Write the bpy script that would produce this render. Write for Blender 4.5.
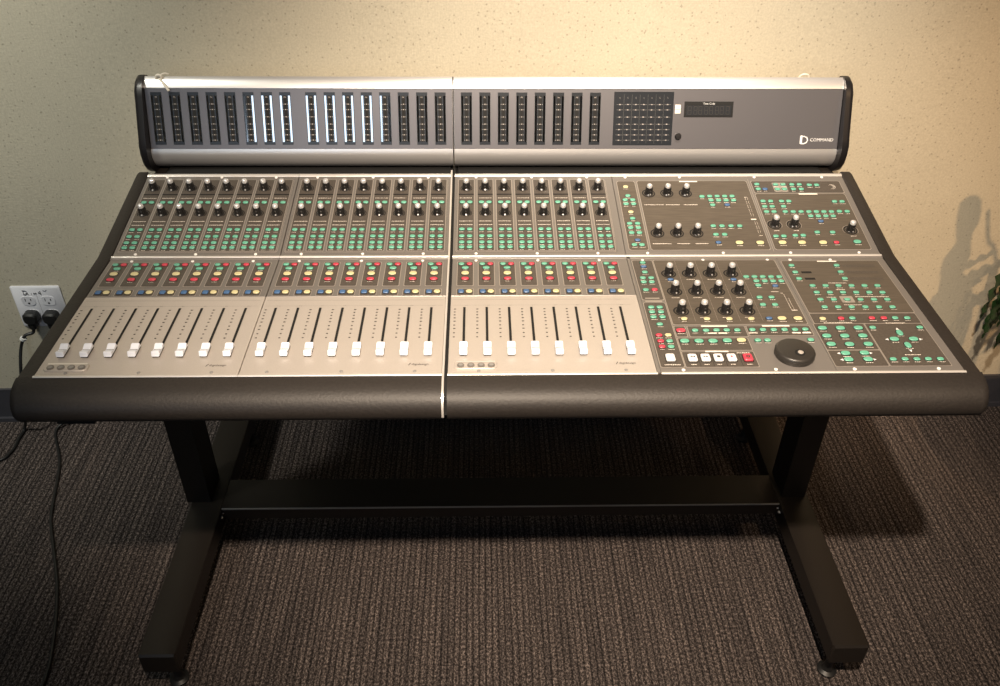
import bpy, bmesh, math, random
from mathutils import Vector, Matrix
random.seed(7)
for o in list(bpy.data.objects): bpy.data.objects.remove(o)
SC = bpy.context.scene
C = SC.collection
pi = math.pi

# ---------------------------------------------------------------- camera
p_, y_, r_ = 0.6393, -0.0280, 0.0116
fwd = Vector((-math.sin(y_)*math.cos(p_), math.cos(y_)*math.cos(p_), -math.sin(p_)))
rt = Vector((math.cos(y_), math.sin(y_), 0)); up = rt.cross(fwd)
r2 = rt*math.cos(r_) + up*math.sin(r_); u2 = up*math.cos(r_) - rt*math.sin(r_)
cd = bpy.data.cameras.new('camera'); cam = bpy.data.objects.new('camera', cd); C.objects.link(cam)
cam.matrix_world = Matrix(((r2.x, u2.x, -fwd.x, -0.0342), (r2.y, u2.y, -fwd.y, -0.9505), (r2.z, u2.z, -fwd.z, 1.5558), (0, 0, 0, 1)))
cd.sensor_fit = 'HORIZONTAL'; cd.sensor_width = 36; cd.lens = 36*866.9/1000; cd.clip_start = .02
SC.camera = cam

# ---------------------------------------------------------------- world, lights, exposure
w = bpy.data.worlds.new('world'); SC.world = w; w.use_nodes = True
bg = w.node_tree.nodes['Background']; bg.inputs[0].default_value = (.5, .62, .85, 1); bg.inputs[1].default_value = .02
SC.view_settings.view_transform = 'Standard'; SC.view_settings.look = 'None'
SC.view_settings.exposure = 0.0; SC.view_settings.gamma = 1.0; SC.view_settings.use_curve_mapping = False

def spot(name, loc, aim, energy, col, size, blend, rad):
    l = bpy.data.lights.new(name, 'SPOT'); l.energy = energy; l.color = col
    l.spot_size = math.radians(size); l.spot_blend = blend; l.shadow_soft_size = rad
    o = bpy.data.objects.new(name, l); C.objects.link(o); o.location = loc
    o.rotation_euler = (Vector(aim)-Vector(loc)).to_track_quat('-Z', 'Y').to_euler()
    return o
WARM = (1, .82, .64)
spot('track_light_middle', (-.03, -.97, 2.4), (.20, .42, .56), 360, WARM, 56, .9, .030)
spot('track_light_right', (.92, -.95, 2.4), (.80, .3, .2), 34, (1, .70, .42), 84, 1.0, .03)
spot('track_light_far_right', (2.0, -.95, 2.4), (1.30, .85, .72), 165, (1, .62, .32), 36, 1.0, .020)
spot('wall_washer', (.32, .15, 2.5), (.30, .84, 1.25), 125, (1, .87, .72), 56, 1.0, .05)
spot('wall_washer_left', (-1.45, -.05, 2.5), (-1.25, .84, 1.05), 150, (.99, .96, .84), 58, 1.0, .12)
def area(name, loc, aim, sx, sy, energy, col):
    l = bpy.data.lights.new(name, 'AREA'); l.shape = 'RECTANGLE'; l.size = sx; l.size_y = sy; l.energy = energy; l.color = col
    o = bpy.data.objects.new(name, l); C.objects.link(o); o.location = loc
    o.rotation_euler = (Vector(aim)-Vector(loc)).to_track_quat('-Z', 'Y').to_euler()
    return o
area('window_daylight', (-1.06, -3.1, 1.95), (-1.06, 0, 1.95), .84, 1.15, 12, (.66, .82, 1))
area('overhead_fill', (-1.3, -.4, 2.55), (-1.3, -.3, 0), 1.5, 1.5, 3, (.86, .95, .88))  # unseen soft fill added overhead for light bounced off the ceiling

# ---------------------------------------------------------------- materials
def mat(name, col, rough=.5, metal=0, coat=0, spec=.5):
    m = bpy.data.materials.new(name); m.use_nodes = True
    b = m.node_tree.nodes['Principled BSDF']
    b.inputs['Base Color'].default_value = (*col, 1); b.inputs['Roughness'].default_value = rough
    b.inputs['Metallic'].default_value = metal; b.inputs['Coat Weight'].default_value = coat
    b.inputs['Specular IOR Level'].default_value = spec
    return m
def nd(m, t, **kw):
    n = m.node_tree.nodes.new(t)
    for k, v in kw.items(): setattr(n, k, v)
    return n
def lk(m, a, b): m.node_tree.links.new(a, b)
def ramp(m, stops):
    n = nd(m, 'ShaderNodeValToRGB'); cr = n.color_ramp
    while len(cr.elements) < len(stops): cr.elements.new(.5)
    for e, (p, c) in zip(cr.elements, stops): e.position = p; e.color = (*c, 1) if len(c) == 3 else c
    return n
def noise(m, scale, detail=2, vscale=(1, 1, 1), rough=.5):
    tc = nd(m, 'ShaderNodeTexCoord'); mp = nd(m, 'ShaderNodeMapping'); mp.inputs['Scale'].default_value = vscale
    n = nd(m, 'ShaderNodeTexNoise'); n.inputs['Scale'].default_value = scale; n.inputs['Detail'].default_value = detail
    n.inputs['Roughness'].default_value = rough
    lk(m, tc.outputs['Object'], mp.inputs[0]); lk(m, mp.outputs[0], n.inputs['Vector'])
    return n
def bump(m, h, strength, dist):
    b = nd(m, 'ShaderNodeBump'); b.inputs['Strength'].default_value = strength; b.inputs['Distance'].default_value = dist
    lk(m, h, b.inputs['Height']); lk(m, b.outputs[0], m.node_tree.nodes['Principled BSDF'].inputs['Normal'])
def mixc(m, fac, a, b, mode='MIX'):
    n = nd(m, 'ShaderNodeMix', data_type='RGBA', blend_type=mode)
    for i, s in ((0, fac), (6, a), (7, b)):
        if hasattr(s, 'is_output'): lk(m, s, n.inputs[i])
        elif i == 0: n.inputs[0].default_value = s
        else: n.inputs[i].default_value = (*s, 1)
    return n.outputs[2]
def grain(m, base, amt, scale, vscale=(1, 1, 1), bstr=.15, bd=.0005):
    n = noise(m, scale, 3, vscale)
    lo = tuple(c*(1-amt) for c in base); hi = tuple(min(1, c*(1+amt)) for c in base)
    r = ramp(m, [(.3, lo), (.7, hi)]); lk(m, n.outputs[0], r.inputs[0])
    lk(m, r.outputs[0], m.node_tree.nodes['Principled BSDF'].inputs['Base Color'])
    bump(m, n.outputs[0], bstr, bd); return m

# wallpaper: linen weave with dark flecks and pale threads
MW = mat('wallpaper', (.6, .55, .42), .85, spec=.2)
n1 = noise(MW, 260, 3, (1, 1, 1)); n2 = noise(MW, 150, 1, (1, 1, 1)); n3 = noise(MW, 420, 2, (.15, 1, 1)); n5 = noise(MW, 420, 2, (1, 1, .12)); n4 = noise(MW, 3, 3)
rA = ramp(MW, [(.28, (.51, .465, .36)), (.72, (.61, .56, .44))]); lk(MW, n1.outputs[0], rA.inputs[0])
rB = ramp(MW, [(.0, (.72, .72, .72)), (.30, (1, 1, 1)), (.68, (1, 1, 1)), (.74, (1.0, 1.0, 1.0))]); lk(MW, n2.outputs[0], rB.inputs[0])
rB.color_ramp.elements[0].position = .24
c = mixc(MW, 1.0, rA.outputs[0], rB.outputs[0], 'MULTIPLY')
rC = ramp(MW, [(.35, (.93, .93, .93)), (.65, (1, 1, 1))]); lk(MW, n4.outputs[0], rC.inputs[0])
c = mixc(MW, 1.0, c, rC.outputs[0], 'MULTIPLY')
vt = nd(MW, 'ShaderNodeTexVoronoi', feature='F1'); vt.inputs['Scale'].default_value = 70; vt.inputs['Randomness'].default_value = 1
tcw = nd(MW, 'ShaderNodeTexCoord'); vt.voronoi_dimensions = '2D'; vt.inputs['Scale'].default_value = 60
mpw = nd(MW, 'ShaderNodeMapping'); mpw.inputs['Rotation'].default_value = (pi/2, 0, 0); lk(MW, tcw.outputs['Object'], mpw.inputs[0]); lk(MW, mpw.outputs[0], vt.inputs['Vector'])
rV = ramp(MW, [(.06, (1, 1, 1)), (.15, (0, 0, 0))]); lk(MW, vt.outputs['Distance'], rV.inputs[0])
sp = nd(MW, 'ShaderNodeSeparateColor'); lk(MW, vt.outputs['Color'], sp.inputs[0])
gt = nd(MW, 'ShaderNodeMath', operation='GREATER_THAN'); lk(MW, sp.outputs[0], gt.inputs[0]); gt.inputs[1].default_value = .66
ml = nd(MW, 'ShaderNodeMath', operation='MULTIPLY'); lk(MW, rV.outputs[0], ml.inputs[0]); lk(MW, gt.outputs[0], ml.inputs[1])
ml2 = nd(MW, 'ShaderNodeMath', operation='MULTIPLY'); lk(MW, ml.outputs[0], ml2.inputs[0]); ml2.inputs[1].default_value = .42
c = mixc(MW, ml2.outputs[0], c, (.16, .13, .10))
lk(MW, c, MW.node_tree.nodes['Principled BSDF'].inputs['Base Color'])
ad = nd(MW, 'ShaderNodeMath', operation='ADD'); lk(MW, n3.outputs[0], ad.inputs[0]); lk(MW, n5.outputs[0], ad.inputs[1])
bump(MW, ad.outputs[0], .35, .0012)

# carpet: ribs that run away from the viewer, flecked pile
MC = mat('carpet', (.06, .05, .05), .95, spec=.1)
m1 = noise(MC, 105, 2, (1, .035, 1)); m2 = noise(MC, 285, 3, (1, .6, 1), .8); m3 = noise(MC, 26, 2, (1, .02, 1))
tc = nd(MC, 'ShaderNodeTexCoord'); wv = nd(MC, 'ShaderNodeTexWave', wave_type='BANDS', bands_direction='X')
wv.inputs['Scale'].default_value = 24; wv.inputs['Distortion'].default_value = 2.2; wv.inputs['Detail'].default_value = 2; wv.inputs['Detail Scale'].default_value = .6
mp = nd(MC, 'ShaderNodeMapping'); mp.inputs['Scale'].default_value = (1, .12, 1); lk(MC, tc.outputs['Object'], mp.inputs[0]); lk(MC, mp.outputs[0], wv.inputs[0])
ra = ramp(MC, [(.36, (.019, .016, .015)), (.5, (.070, .058, .054)), (.65, (.30, .25, .23))]); lk(MC, m2.outputs[0], ra.inputs[0])
rb = ramp(MC, [(.36, (.66, .66, .67)), (.64, (1.12, 1.1, 1.08))]); lk(MC, m1.outputs[0], rb.inputs[0])
rc = ramp(MC, [(.0, (.38, .38, .38)), (.45, (1, 1, 1))]); lk(MC, wv.outputs[0], rc.inputs[0])
c = mixc(MC, 1, ra.outputs[0], rb.outputs[0], 'MULTIPLY'); c = mixc(MC, 1, c, rc.outputs[0], 'MULTIPLY')
lk(MC, c, MC.node_tree.nodes['Principled BSDF'].inputs['Base Color'])
ad = nd(MC, 'ShaderNodeMath', operation='ADD'); lk(MC, m2.outputs[0], ad.inputs[0]); lk(MC, m1.outputs[0], ad.inputs[1])
bump(MC, ad.outputs[0], .6, .004)

M = {}
M['base'] = mat('vinyl_baseboard', (.055, .055, .065), .45)
M['basetop'] = mat('caulk_strip', (.3, .28, .24), .7)
M['ceil'] = mat('ceiling_paint', (.7, .68, .62), .9)
M['panel'] = grain(mat('grey_panel_paint', (.25, .235, .22), .38, .35), (.225, .208, .195), .05, 900)
M['meterpanel'] = mat('grey_meter_panel', (.165, .16, .172), .36, .5)
M['inset'] = grain(mat('dark_inset_paint', (.075, .066, .055), .42), (.078, .066, .056), .15, 300)
M['inset2'] = grain(mat('brown_inset_paint', (.1, .08, .06), .42), (.092, .076, .06), .15, 300, (.1, 1, 1))
M['champ'] = grain(mat('champagne_metal', (.6, .54, .48), .42, .3), (.52, .475, .435), .05, 1200)
M['silver'] = mat('silver_extrusion', (.76, .74, .73), .34, .7)
M['rail'] = mat('bright_rail', (.80, .76, .72), .3, .5)  # on front panel edges this colour holds the light on the bevel
M['line'] = mat('panel_line', (.42, .38, .34), .4, .4)
M['black'] = mat('black_plastic', (.012, .011, .012), .35)
M['slot'] = mat('slot_and_shade_black', (.006, .006, .006), .8)
M['leather'] = grain(mat('black_leatherette', (.03, .025, .02), .54, spec=.5), (.021, .017, .0145), .15, 260, bstr=.4, bd=.0008)
M['steel'] = grain(mat('black_steel', (.022, .018, .016), .42, spec=.3), (.014, .011, .009), .1, 500)
M['knobcap'] = mat('pearl_knob_cap', (.88, .88, .9), .2, .55)
M['knob'] = mat('knob_black', (.014, .013, .013), .3)
M['glint_trim'] = mat('grey_glint_trim', (.30, .29, .28), .4, .2)
M['g'] = mat('green_lens', (.13, .42, .30), .4); M['r'] = mat('red_lens', (.56, .05, .085), .4)
M['y'] = mat('yellow_lens', (.62, .56, .32), .4); M['b'] = mat('blue_lens', (.06, .14, .30), .4)
M['w'] = mat('white_lens', (.82, .82, .82), .35)
M['fader'] = mat('white_fader_plastic', (.82, .86, .95), .3); M['faderdark'] = mat('fader_foot', (.02, .02, .02), .5)
M['print'] = mat('cream_print', (.85, .78, .70), .6); M['printd'] = mat('dark_print', (.05, .045, .04), .6)
M['screw'] = mat('bright_screw', (.95, .93, .9), .35, .1)
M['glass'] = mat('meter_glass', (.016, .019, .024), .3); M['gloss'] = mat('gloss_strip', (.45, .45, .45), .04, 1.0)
M['led'] = mat('led_print', (.42, .38, .36), .5)
M['plate'] = mat('white_plate', (.74, .74, .78), .4); M['hole'] = mat('outlet_hole', (.02, .02, .02), .6)
M['rubber'] = mat('black_rubber', (.012, .012, .012), .45)
M['tag'] = mat('white_tag', (.8, .8, .78), .5); M['tie'] = mat('ivory_tie', (.75, .70, .6), .45)
M['leaf'] = grain(mat('leaf', (.03, .09, .03), .4), (.014, .045, .012), .6, 40); M['stem'] = mat('stem', (.09, .07, .04), .7)
M['pot'] = grain(mat('brown_pot', (.16, .06, .03), .4), (.17, .065, .032), .2, 20); M['soil'] = mat('soil', (.03, .02, .015), .95)
M['jog'] = grain(mat('jog_black', (.028, .025, .022), .38), (.03, .027, .024), .1, 500)
M['wood'] = mat('white_frame', (.7, .7, .68), .5)
M['pane'] = mat('window_pane', (.8, .9, 1), .02, spec=.5); M['pane'].node_tree.nodes['Principled BSDF'].inputs['Transmission Weight'].default_value = 1

# ---------------------------------------------------------------- mesh helpers
class MB:
    def __init__(s): s.v = []; s.f = []; s.m = []; s.mats = []
    def mi(s, k):
        if k not in s.mats: s.mats.append(k)
        return s.mats.index(k)
    def add(s, vs, fs, k):
        b = len(s.v); s.v += [tuple(v) for v in vs]; i = s.mi(k)
        for f in fs: s.f.append([b+q for q in f]); s.m.append(i)
    def box(s, x0, x1, y0, y1, z0, z1, k, ch=0):
        if ch <= 0:
            s.add([(x0,y0,z0),(x1,y0,z0),(x1,y1,z0),(x0,y1,z0),(x0,y0,z1),(x1,y0,z1),(x1,y1,z1),(x0,y1,z1)],
                  [(0,3,2,1),(4,5,6,7),(0,1,5,4),(1,2,6,5),(2,3,7,6),(3,0,4,7)], k)
        else:
            s.prism([(x0,y0),(x1,y0),(x1,y1),(x0,y1)], z0, z1, k, ch)
    def prism(s, pts, z0, z1, k, ch=0, shrink=None):
        # outline in xy extruded z0..z1, the top edge chamfered by ch
        n = len(pts); cx = sum(p[0] for p in pts)/n; cy = sum(p[1] for p in pts)/n
        rings = [[(x, y, z0) for x, y in pts], [(x, y, z1-ch) for x, y in pts]]
        if ch > 0:
            ax = max(abs(p[0]-cx) for p in pts) or 1; ay = max(abs(p[1]-cy) for p in pts) or 1
            rings.append([(cx+(x-cx)*(1-ch/ax), cy+(y-cy)*(1-ch/ay), z1) for x, y in pts])
        vs = [v for r in rings for v in r]; fs = [list(range(n))[::-1]]
        for j in range(len(rings)-1):
            for i in range(n): fs.append((j*n+i, j*n+(i+1) % n, (j+1)*n+(i+1) % n, (j+1)*n+i))
        fs.append([(len(rings)-1)*n+i for i in range(n)])
        s.add(vs, fs, k)
    def lathe(s, prof, k, n=24, c=(0, 0, 0), kt=None):
        vs = []; fs = []
        for r, z in prof: vs += [(c[0]+r*math.cos(2*pi*i/n), c[1]+r*math.sin(2*pi*i/n), c[2]+z) for i in range(n)]
        for j in range(len(prof)-1):
            for i in range(n): fs.append((j*n+i, j*n+(i+1) % n, (j+1)*n+(i+1) % n, (j+1)*n+i))
        fs.append([(len(prof)-1)*n+i for i in range(n)]); fs.append(list(range(n))[::-1])
        s.add(vs, fs, k)
    def xprism(s, prof, x0, x1, k, ch=0):
        # (y,z) profile extruded along x, ends chamfered by ch
        n = len(prof); cy = sum(p[0] for p in prof)/n; cz = sum(p[1] for p in prof)/n
        ay = max(abs(p[0]-cy) for p in prof); az = max(abs(p[1]-cz) for p in prof)
        sm = [(cy+(y-cy)*(1-ch/ay), cz+(z-cz)*(1-ch/az)) for y, z in prof]
        R = [[(x0, y, z) for y, z in sm], [(x0+ch, y, z) for y, z in prof], [(x1-ch, y, z) for y, z in prof], [(x1, y, z) for y, z in sm]]
        if ch <= 0: R = [R[1], R[2]]
        vs = [v for r in R for v in r]; fs = [list(range(n)), [(len(R)-1)*n+i for i in range(n)][::-1]]
        for j in range(len(R)-1):
            for i in range(n): fs.append((j*n+(i+1) % n, j*n+i, (j+1)*n+i, (j+1)*n+(i+1) % n))
        s.add(vs, fs, k)
    def tube(s, pts, r, k, n=10, radii=None):
        pts = [Vector(p) for p in pts]; vs = []; fs = []
        t0 = (pts[1]-pts[0]).normalized(); a = t0.orthogonal().normalized()
        for i, p in enumerate(pts):
            t = (pts[min(i+1, len(pts)-1)]-pts[max(i-1, 0)]).normalized()
            a = (a-t*a.dot(t)).normalized(); b = t.cross(a); q = radii[i] if radii else r
            vs += [p+(a*math.cos(2*pi*j/n)+b*math.sin(2*pi*j/n))*q for j in range(n)]
        for i in range(len(pts)-1):
            for j in range(n): fs.append((i*n+j, i*n+(j+1) % n, (i+1)*n+(j+1) % n, (i+1)*n+j))
        fs.append(list(range(n))[::-1]); fs.append([(len(pts)-1)*n+j for j in range(n)])
        s.add(vs, fs, k)
    def disc(s, cx, cy, z, r, k, n=16):
        s.add([(cx+r*math.cos(2*pi*i/n), cy+r*math.sin(2*pi*i/n), z) for i in range(n)], [list(range(n))], k)
    def ring(s, cx, cy, z, r0, r1, k, n=28, a0=0, a1=2*pi):
        vs = []; full = abs(a1-a0-2*pi) < 1e-6; m = n if full else n+1
        for i in range(m):
            a = a0+(a1-a0)*i/n; vs += [(cx+r0*math.cos(a), cy+r0*math.sin(a), z), (cx+r1*math.cos(a), cy+r1*math.sin(a), z)]
        s.add(vs, [(2*i, 2*i+1, 2*((i+1) % m)+1, 2*((i+1) % m)) for i in range(n if full else n)], k)
    def quad(s, x0, x1, y0, y1, z, k): s.add([(x0,y0,z),(x1,y0,z),(x1,y1,z),(x0,y1,z)], [(0,1,2,3)], k)
    def poly(s, pts, z, k): s.add([(x, y, z) for x, y in pts], [list(range(len(pts)))], k)
    def mesh(s, name, smooth=None):
        me = bpy.data.meshes.new(name); me.from_pydata(s.v, [], s.f)
        for k in s.mats: me.materials.append(M[k] if isinstance(k, str) else k)
        me.polygons.foreach_set('material_index', s.m)
        bm = bmesh.new(); bm.from_mesh(me); bmesh.ops.recalc_face_normals(bm, faces=bm.faces); bm.to_mesh(me); bm.free()
        if smooth is not None: me.shade_smooth() if False else None; me.polygons.foreach_set('use_smooth', [True]*len(me.polygons)); me.set_sharp_from_angle(angle=math.radians(smooth))
        me.update(); return me
    def build(s, name, parent=None, smooth=40, **tags):
        return link(name, s.mesh(name, smooth), parent, **tags)
def link(name, me, parent=None, loc=None, rot=None, **tags):
    o = bpy.data.objects.new(name, me); C.objects.link(o); o.parent = parent
    if loc: o.location = loc
    if rot: o.rotation_euler = rot
    for k, v in tags.items(): o[k] = v
    return o
def empty(name, loc=(0, 0, 0), parent=None, **tags):
    o = link(name, None, parent, loc, None, **tags); o.empty_display_size = .05; return o
def spline(pts, n=8):
    P = [Vector(p) for p in pts]; P = [P[0]*2-P[1]]+P+[P[-1]*2-P[-2]]; out = []
    for i in range(1, len(P)-2):
        for j in range(n):
            t = j/n; a, b, c_, d = P[i-1:i+3]
            out.append(.5*((2*b)+(c_-a)*t+(2*a-5*b+4*c_-d)*t*t+(3*b-a-3*c_+d)*t**3))
    return out+[P[-2]]
def oval(w, l, n=20, e=2.6):
    return [(math.copysign(abs(math.cos(a))**(2/e), math.cos(a))*w/2, math.copysign(abs(math.sin(a))**(2/e), math.sin(a))*l/2) for a in [2*pi*(i+.5)/n for i in range(n)]]
def text_into(mb, body, x, y, z, size, k, align='LEFT'):
    cu = bpy.data.curves.new('lettering', 'FONT'); cu.body = body; cu.size = size; cu.align_x = align; cu.resolution_u = 2
    o = bpy.data.objects.new('lettering', cu); C.objects.link(o)
    me = o.to_mesh(); mb.add([(v.co.x+x, v.co.y+y, z) for v in me.vertices], [tuple(p.vertices) for p in me.polygons], k)
    o.to_mesh_clear(); bpy.data.objects.remove(o); bpy.data.curves.remove(cu)
def dashes(mb, x0, x1, y, z, k='print', h=.0013):
    x = x0
    while x < x1-.0008:
        wd = min(random.uniform(.0009, .0026), x1-x); mb.quad(x, x+wd, y-h/2, y+h/2, z, k); x += wd+random.uniform(.0005, .0009)

# ---------------------------------------------------------------- room
def structure(name, mb, **kw): return mb.build(name, kind='structure', **kw)
WY, WT = .8316, math.tan(.0132)
def wy(x): return WY + x*WT
m = MB(); m.add([(-4, -3.4, 0), (4.2, -3.4, 0), (4.2, 1.1, 0), (-4, 1.1, 0), (-4, -3.4, -.05), (4.2, -3.4, -.05), (4.2, 1.1, -.05), (-4, 1.1, -.05)],
      [(0,1,2,3),(7,6,5,4),(0,4,5,1),(1,5,6,2),(2,6,7,3),(3,7,4,0)], MC); structure('floor', m)
def wallslab(mb, z0, z1, t0, t1, k, x0=-4, x1=4.2):
    mb.add([(x0, wy(x0)+t0, z0), (x1, wy(x1)+t0, z0), (x1, wy(x1)+t1, z0), (x0, wy(x0)+t1, z0), (x0, wy(x0)+t0, z1), (x1, wy(x1)+t0, z1), (x1, wy(x1)+t1, z1), (x0, wy(x0)+t1, z1)],
           [(0,3,2,1),(4,5,6,7),(0,1,5,4),(1,2,6,5),(2,3,7,6),(3,0,4,7)], k)
m = MB(); wallslab(m, 0, 2.6, 0, .12, MW); structure('wall_back', m)
m = MB(); wallslab(m, .012, .1038, -.006, -.0002, 'base'); wallslab(m, 0, .012, -.014, -.0002, 'base'); wallslab(m, .1, .1045, -.0065, -.0002, 'base'); structure('baseboard_back', m)
# wall behind the camera with its daylight window (seen only as reflections in the meter glass)
m = MB(); fy0, fy1 = -3.4, -3.3
m.box(-4, -1.54, fy0, fy1, 0, 2.6, 'ceil'); m.box(-.58, 4.2, fy0, fy1, 0, 2.6, 'ceil'); m.box(-1.54, -.58, fy0, fy1, 0, 1.32, 'ceil'); m.box(-1.54, -.58, fy0, fy1, 2.58, 2.6, 'ceil'); structure('wall_front', m)
m = MB(); m.box(-1.54, -1.48, -3.4, -3.24, 1.32, 2.58, 'wood', .004); m.box(-.64, -.58, -3.4, -3.24, 1.32, 2.58, 'wood', .004); m.box(-1.48, -.64, -3.4, -3.24, 1.32, 1.37, 'wood'); m.box(-1.48, -.64, -3.4, -3.24, 2.53, 2.58, 'wood'); structure('window_1', m)

# ---------------------------------------------------------------- console
LOW = (0, .7945, math.atan2(-.0012, .3196)); UPP = (.3196, .7933, math.atan2(.04, .2375)); MET = (.6396, .8467, math.atan2(.108, .038))
LL, LU, LM = .3196, .2409, .1144
con = empty('mixing_console', (0, .35, .70), label='long grey and silver audio mixing console with faders, knobs and a meter bridge', category='mixing console')
def part(name, mb, frame=None, smooth=35, parent=con, **kw):
    o = mb.build(name, parent, smooth, **kw)
    if frame is None: o.location = (0, -.35, -.70) if parent is con else (0, 0, 0)
    else: o.location = (0, frame[0]-.35, frame[1]-.70); o.rotation_euler = (frame[2], 0, 0)
    return o
SX0, SX1 = -.0855, -.081         # the gap between the two joined units

for a, b in ((-.6550, -.0885), (-.081, .6550)):
    m = MB(); prof = [(-.015, .744), (0, .7885), (.3196, .7873), (.5571, .8273), (.566, .795), (.735, .795), (.735, .715), (.70, .7025), (.12, .7025)]
    m.xprism(prof, a, b, 'black'); part('housing', m)
    m = MB(); m.box(a+.003, b-.003, .566, .700, .790, .8005, 'slot', .002); part('rear_shade_ledge', m)  # near-black colour stands in for the bridge's shade over this gap
# side trims
for s in (-1, 1):
    m = MB(); prof = [(-.002, .7935), (.3196, .7955), (.5575, .8355), (.565, .834), (.569, .797), (.735, .797), (.735, .72), (.0, .72), (-.002, .745)]
    x0, x1 = sorted((s*.6552, s*.6768)); m.xprism(prof, x0, x1, 'leather', .003); part('side_trim', m)
# armrests
def armrest(x0, x1, r0, r1):
    prof = [(.0, .7938), (-.012, .7925), (-.026, .7895), (-.036, .7845), (-.0435, .777), (-.0475, .768), (-.048, .7585), (-.0445, .7505), (-.037, .7455), (-.025, .743), (.0, .742)]
    n = 12; xs = []
    if r0: xs += [x0+r0*(1-math.cos(pi/2*i/n)) for i in range(n)]
    else: xs += [x0, x0+.002]
    xs += [x0+(x1-x0)*i/10 for i in range(1, 10)]
    if r1: xs += [x1-r1*(1-math.cos(pi/2*i/n)) for i in range(n-1, -1, -1)]
    else: xs += [x1-.002, x1]
    vs = []; 
    for x in sorted(xs):
        d = 0
        for e, r in ((x-x0, r0), (x1-x, r1)):
            if r and e < r: d = r-math.sqrt(max(0, r*r-(r-e)**2))
        f = max(.0, 1-d/.048)
        zc = .7685; zk = 1-.12*(1-f)
        vs.append([(x, y*f, zc+(z-zc)*zk) for y, z in prof])
    k = len(prof); V = [v for r in vs for v in r]; F = [list(range(k)), [(len(vs)-1)*k+i for i in range(k)]]
    for j in range(len(vs)-1):
        for i in range(k): F.append((j*k+i, j*k+(i+1) % k, (j+1)*k+(i+1) % k, (j+1)*k+i))
    m = MB(); m.add(V, F, 'leather'); return part('armrest', m, smooth=50)
armrest(-.6790, -.0885, .014, 0); armrest(-.081, .6790, 0, .014)
m = MB(); prof = [(-.049, .757), (-.0495, .768), (-.045, .778), (-.037, .786), (-.026, .7912), (0, .7958), (.3196, .7957), (.5571, .8352), (.57, .8352), (.57, .80), (.12, .70), (-.03, .741)]
m.xprism(prof, -.0885, -.0855, 'rail'); part('end_plate', m, label='bright silver end plate at the joint')
m = MB(); m.xprism([(-.046, .759), (-.040, .781), (-.026, .7865), (0, .790), (.3196, .790), (.5571, .830), (.567, .7985), (.69, .7985), (.69, .715), (.12, .702), (-.028, .744)], -.0857, -.0808, 'slot'); part('joint_filler', m)
for x0, x1, zb in ((-.628, -.576, .7335), (.601, .652, .738)):
    m = MB(); m.box(x0, x1, -.030, .03, zb, .746, 'black', .003); part('underside_bracket', m)

# --- shared small meshes
def knob_mesh(glint=0):
    m = MB()
    m.lathe([(.0086, 0), (.0086, .0012), (.0068, .0022), (.0064, .004), (.0060, .0142), (.0056, .0150)], 'knob', 24)
    m.lathe([(.0051, .0145), (.0051, .0175), (.0047, .0194), (.0037, .0206), (.0020, .0212), (.0004, .0214)], 'knobcap', 24)
    for i in range(12):
        a = 2*pi*i/12; c_, s_ = math.cos(a), math.sin(a)
        m.add([(.0060*c_-.0006*s_, .0060*s_+.0006*c_, .003), (.0060*c_+.0006*s_, .0060*s_-.0006*c_, .003), (.0070*c_, .0070*s_, .003), (.0060*c_-.0006*s_, .0060*s_+.0006*c_, .0138), (.0060*c_+.0006*s_, .0060*s_-.0006*c_, .0138), (.0066*c_, .0066*s_, .0138)],
              [(0, 1, 2), (3, 5, 4), (0, 2, 5, 3), (1, 4, 5, 2)], 'knob')
    m.add([(-.0012, -.0084, .0019), (.0012, -.0084, .0019), (.0012, -.0060, .0040), (-.0012, -.0060, .0040), (-.0009, -.0062, .0098), (.0009, -.0062, .0098)], [(0, 1, 2, 3), (3, 2, 5, 4)], 'glint_trim')  # grey wedge paints the reflection low on the knob's front
    return m.mesh('rotary_knob', 35)
KN = knob_mesh()
def lens(k, w, l, h=.0024, name='button', sq=False):
    m = MB(); o = oval(w, l, 20, 5 if sq else 2.5); n = len(o)
    o2 = [(x*1.14, y*1.2) for x, y in o]; m.poly(o2, .0012, 'slot')
    m.prism(o, .0, h, k, .0008)
    return m.mesh(name, 35)
LENS = {('g', 0): lens('g', .0098, .0072), ('r', 0): lens('r', .0098, .0072), ('y', 0): lens('y', .0100, .0074), ('b', 0): lens('b', .0098, .0066),
        'G': lens('g', .0136, .0092), 'R': lens('r', .0140, .0092), 'Y': lens('y', .0136, .0092), 'V': lens('g', .0092, .0135),
        'gc': lens('g', .0118, .0072), 'rc': lens('r', .0125, .0080), 'yc': lens('y', .0128, .0098), 'gw': lens('g', .0128, .0080), 'yb': lens('y', .0105, .0092), 'bb': lens('b', .0092, .0092, sq=True)}
BN = {'g': 'green_button', 'r': 'red_button', 'y': 'yellow_button', 'b': 'blue_button'}
def button(parent, code, x, y, h=.0004):
    me = LENS[(code, 0)] if (code, 0) in LENS else LENS[code]
    return link(BN[{'V': 'g'}.get(code, code[0].lower())], me, parent, (x, y, h))
def knob(parent, x, y, rz=0):
    return link('rotary_knob', KN, parent, (x, y, .0006), (0, 0, rz))
def screw(mb, x, y, k='screw'): mb.lathe([(.0026, 0), (.0026, .0012), (.0014, .0018), (.0003, .0019)], k, 12, (x, y, 0))
def rail(mb, x0, x1, y0, y1, h=.0016, k='rail'):
    c = (y0+y1)/2; w_ = (y1-y0)/2
    mb.xprism([(c+w_*math.cos(a), max(0, h*math.sin(a))-.0005*(math.sin(a) <= 0)) for a in [pi*i/8 for i in range(9)]], x0, x1, k)
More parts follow.
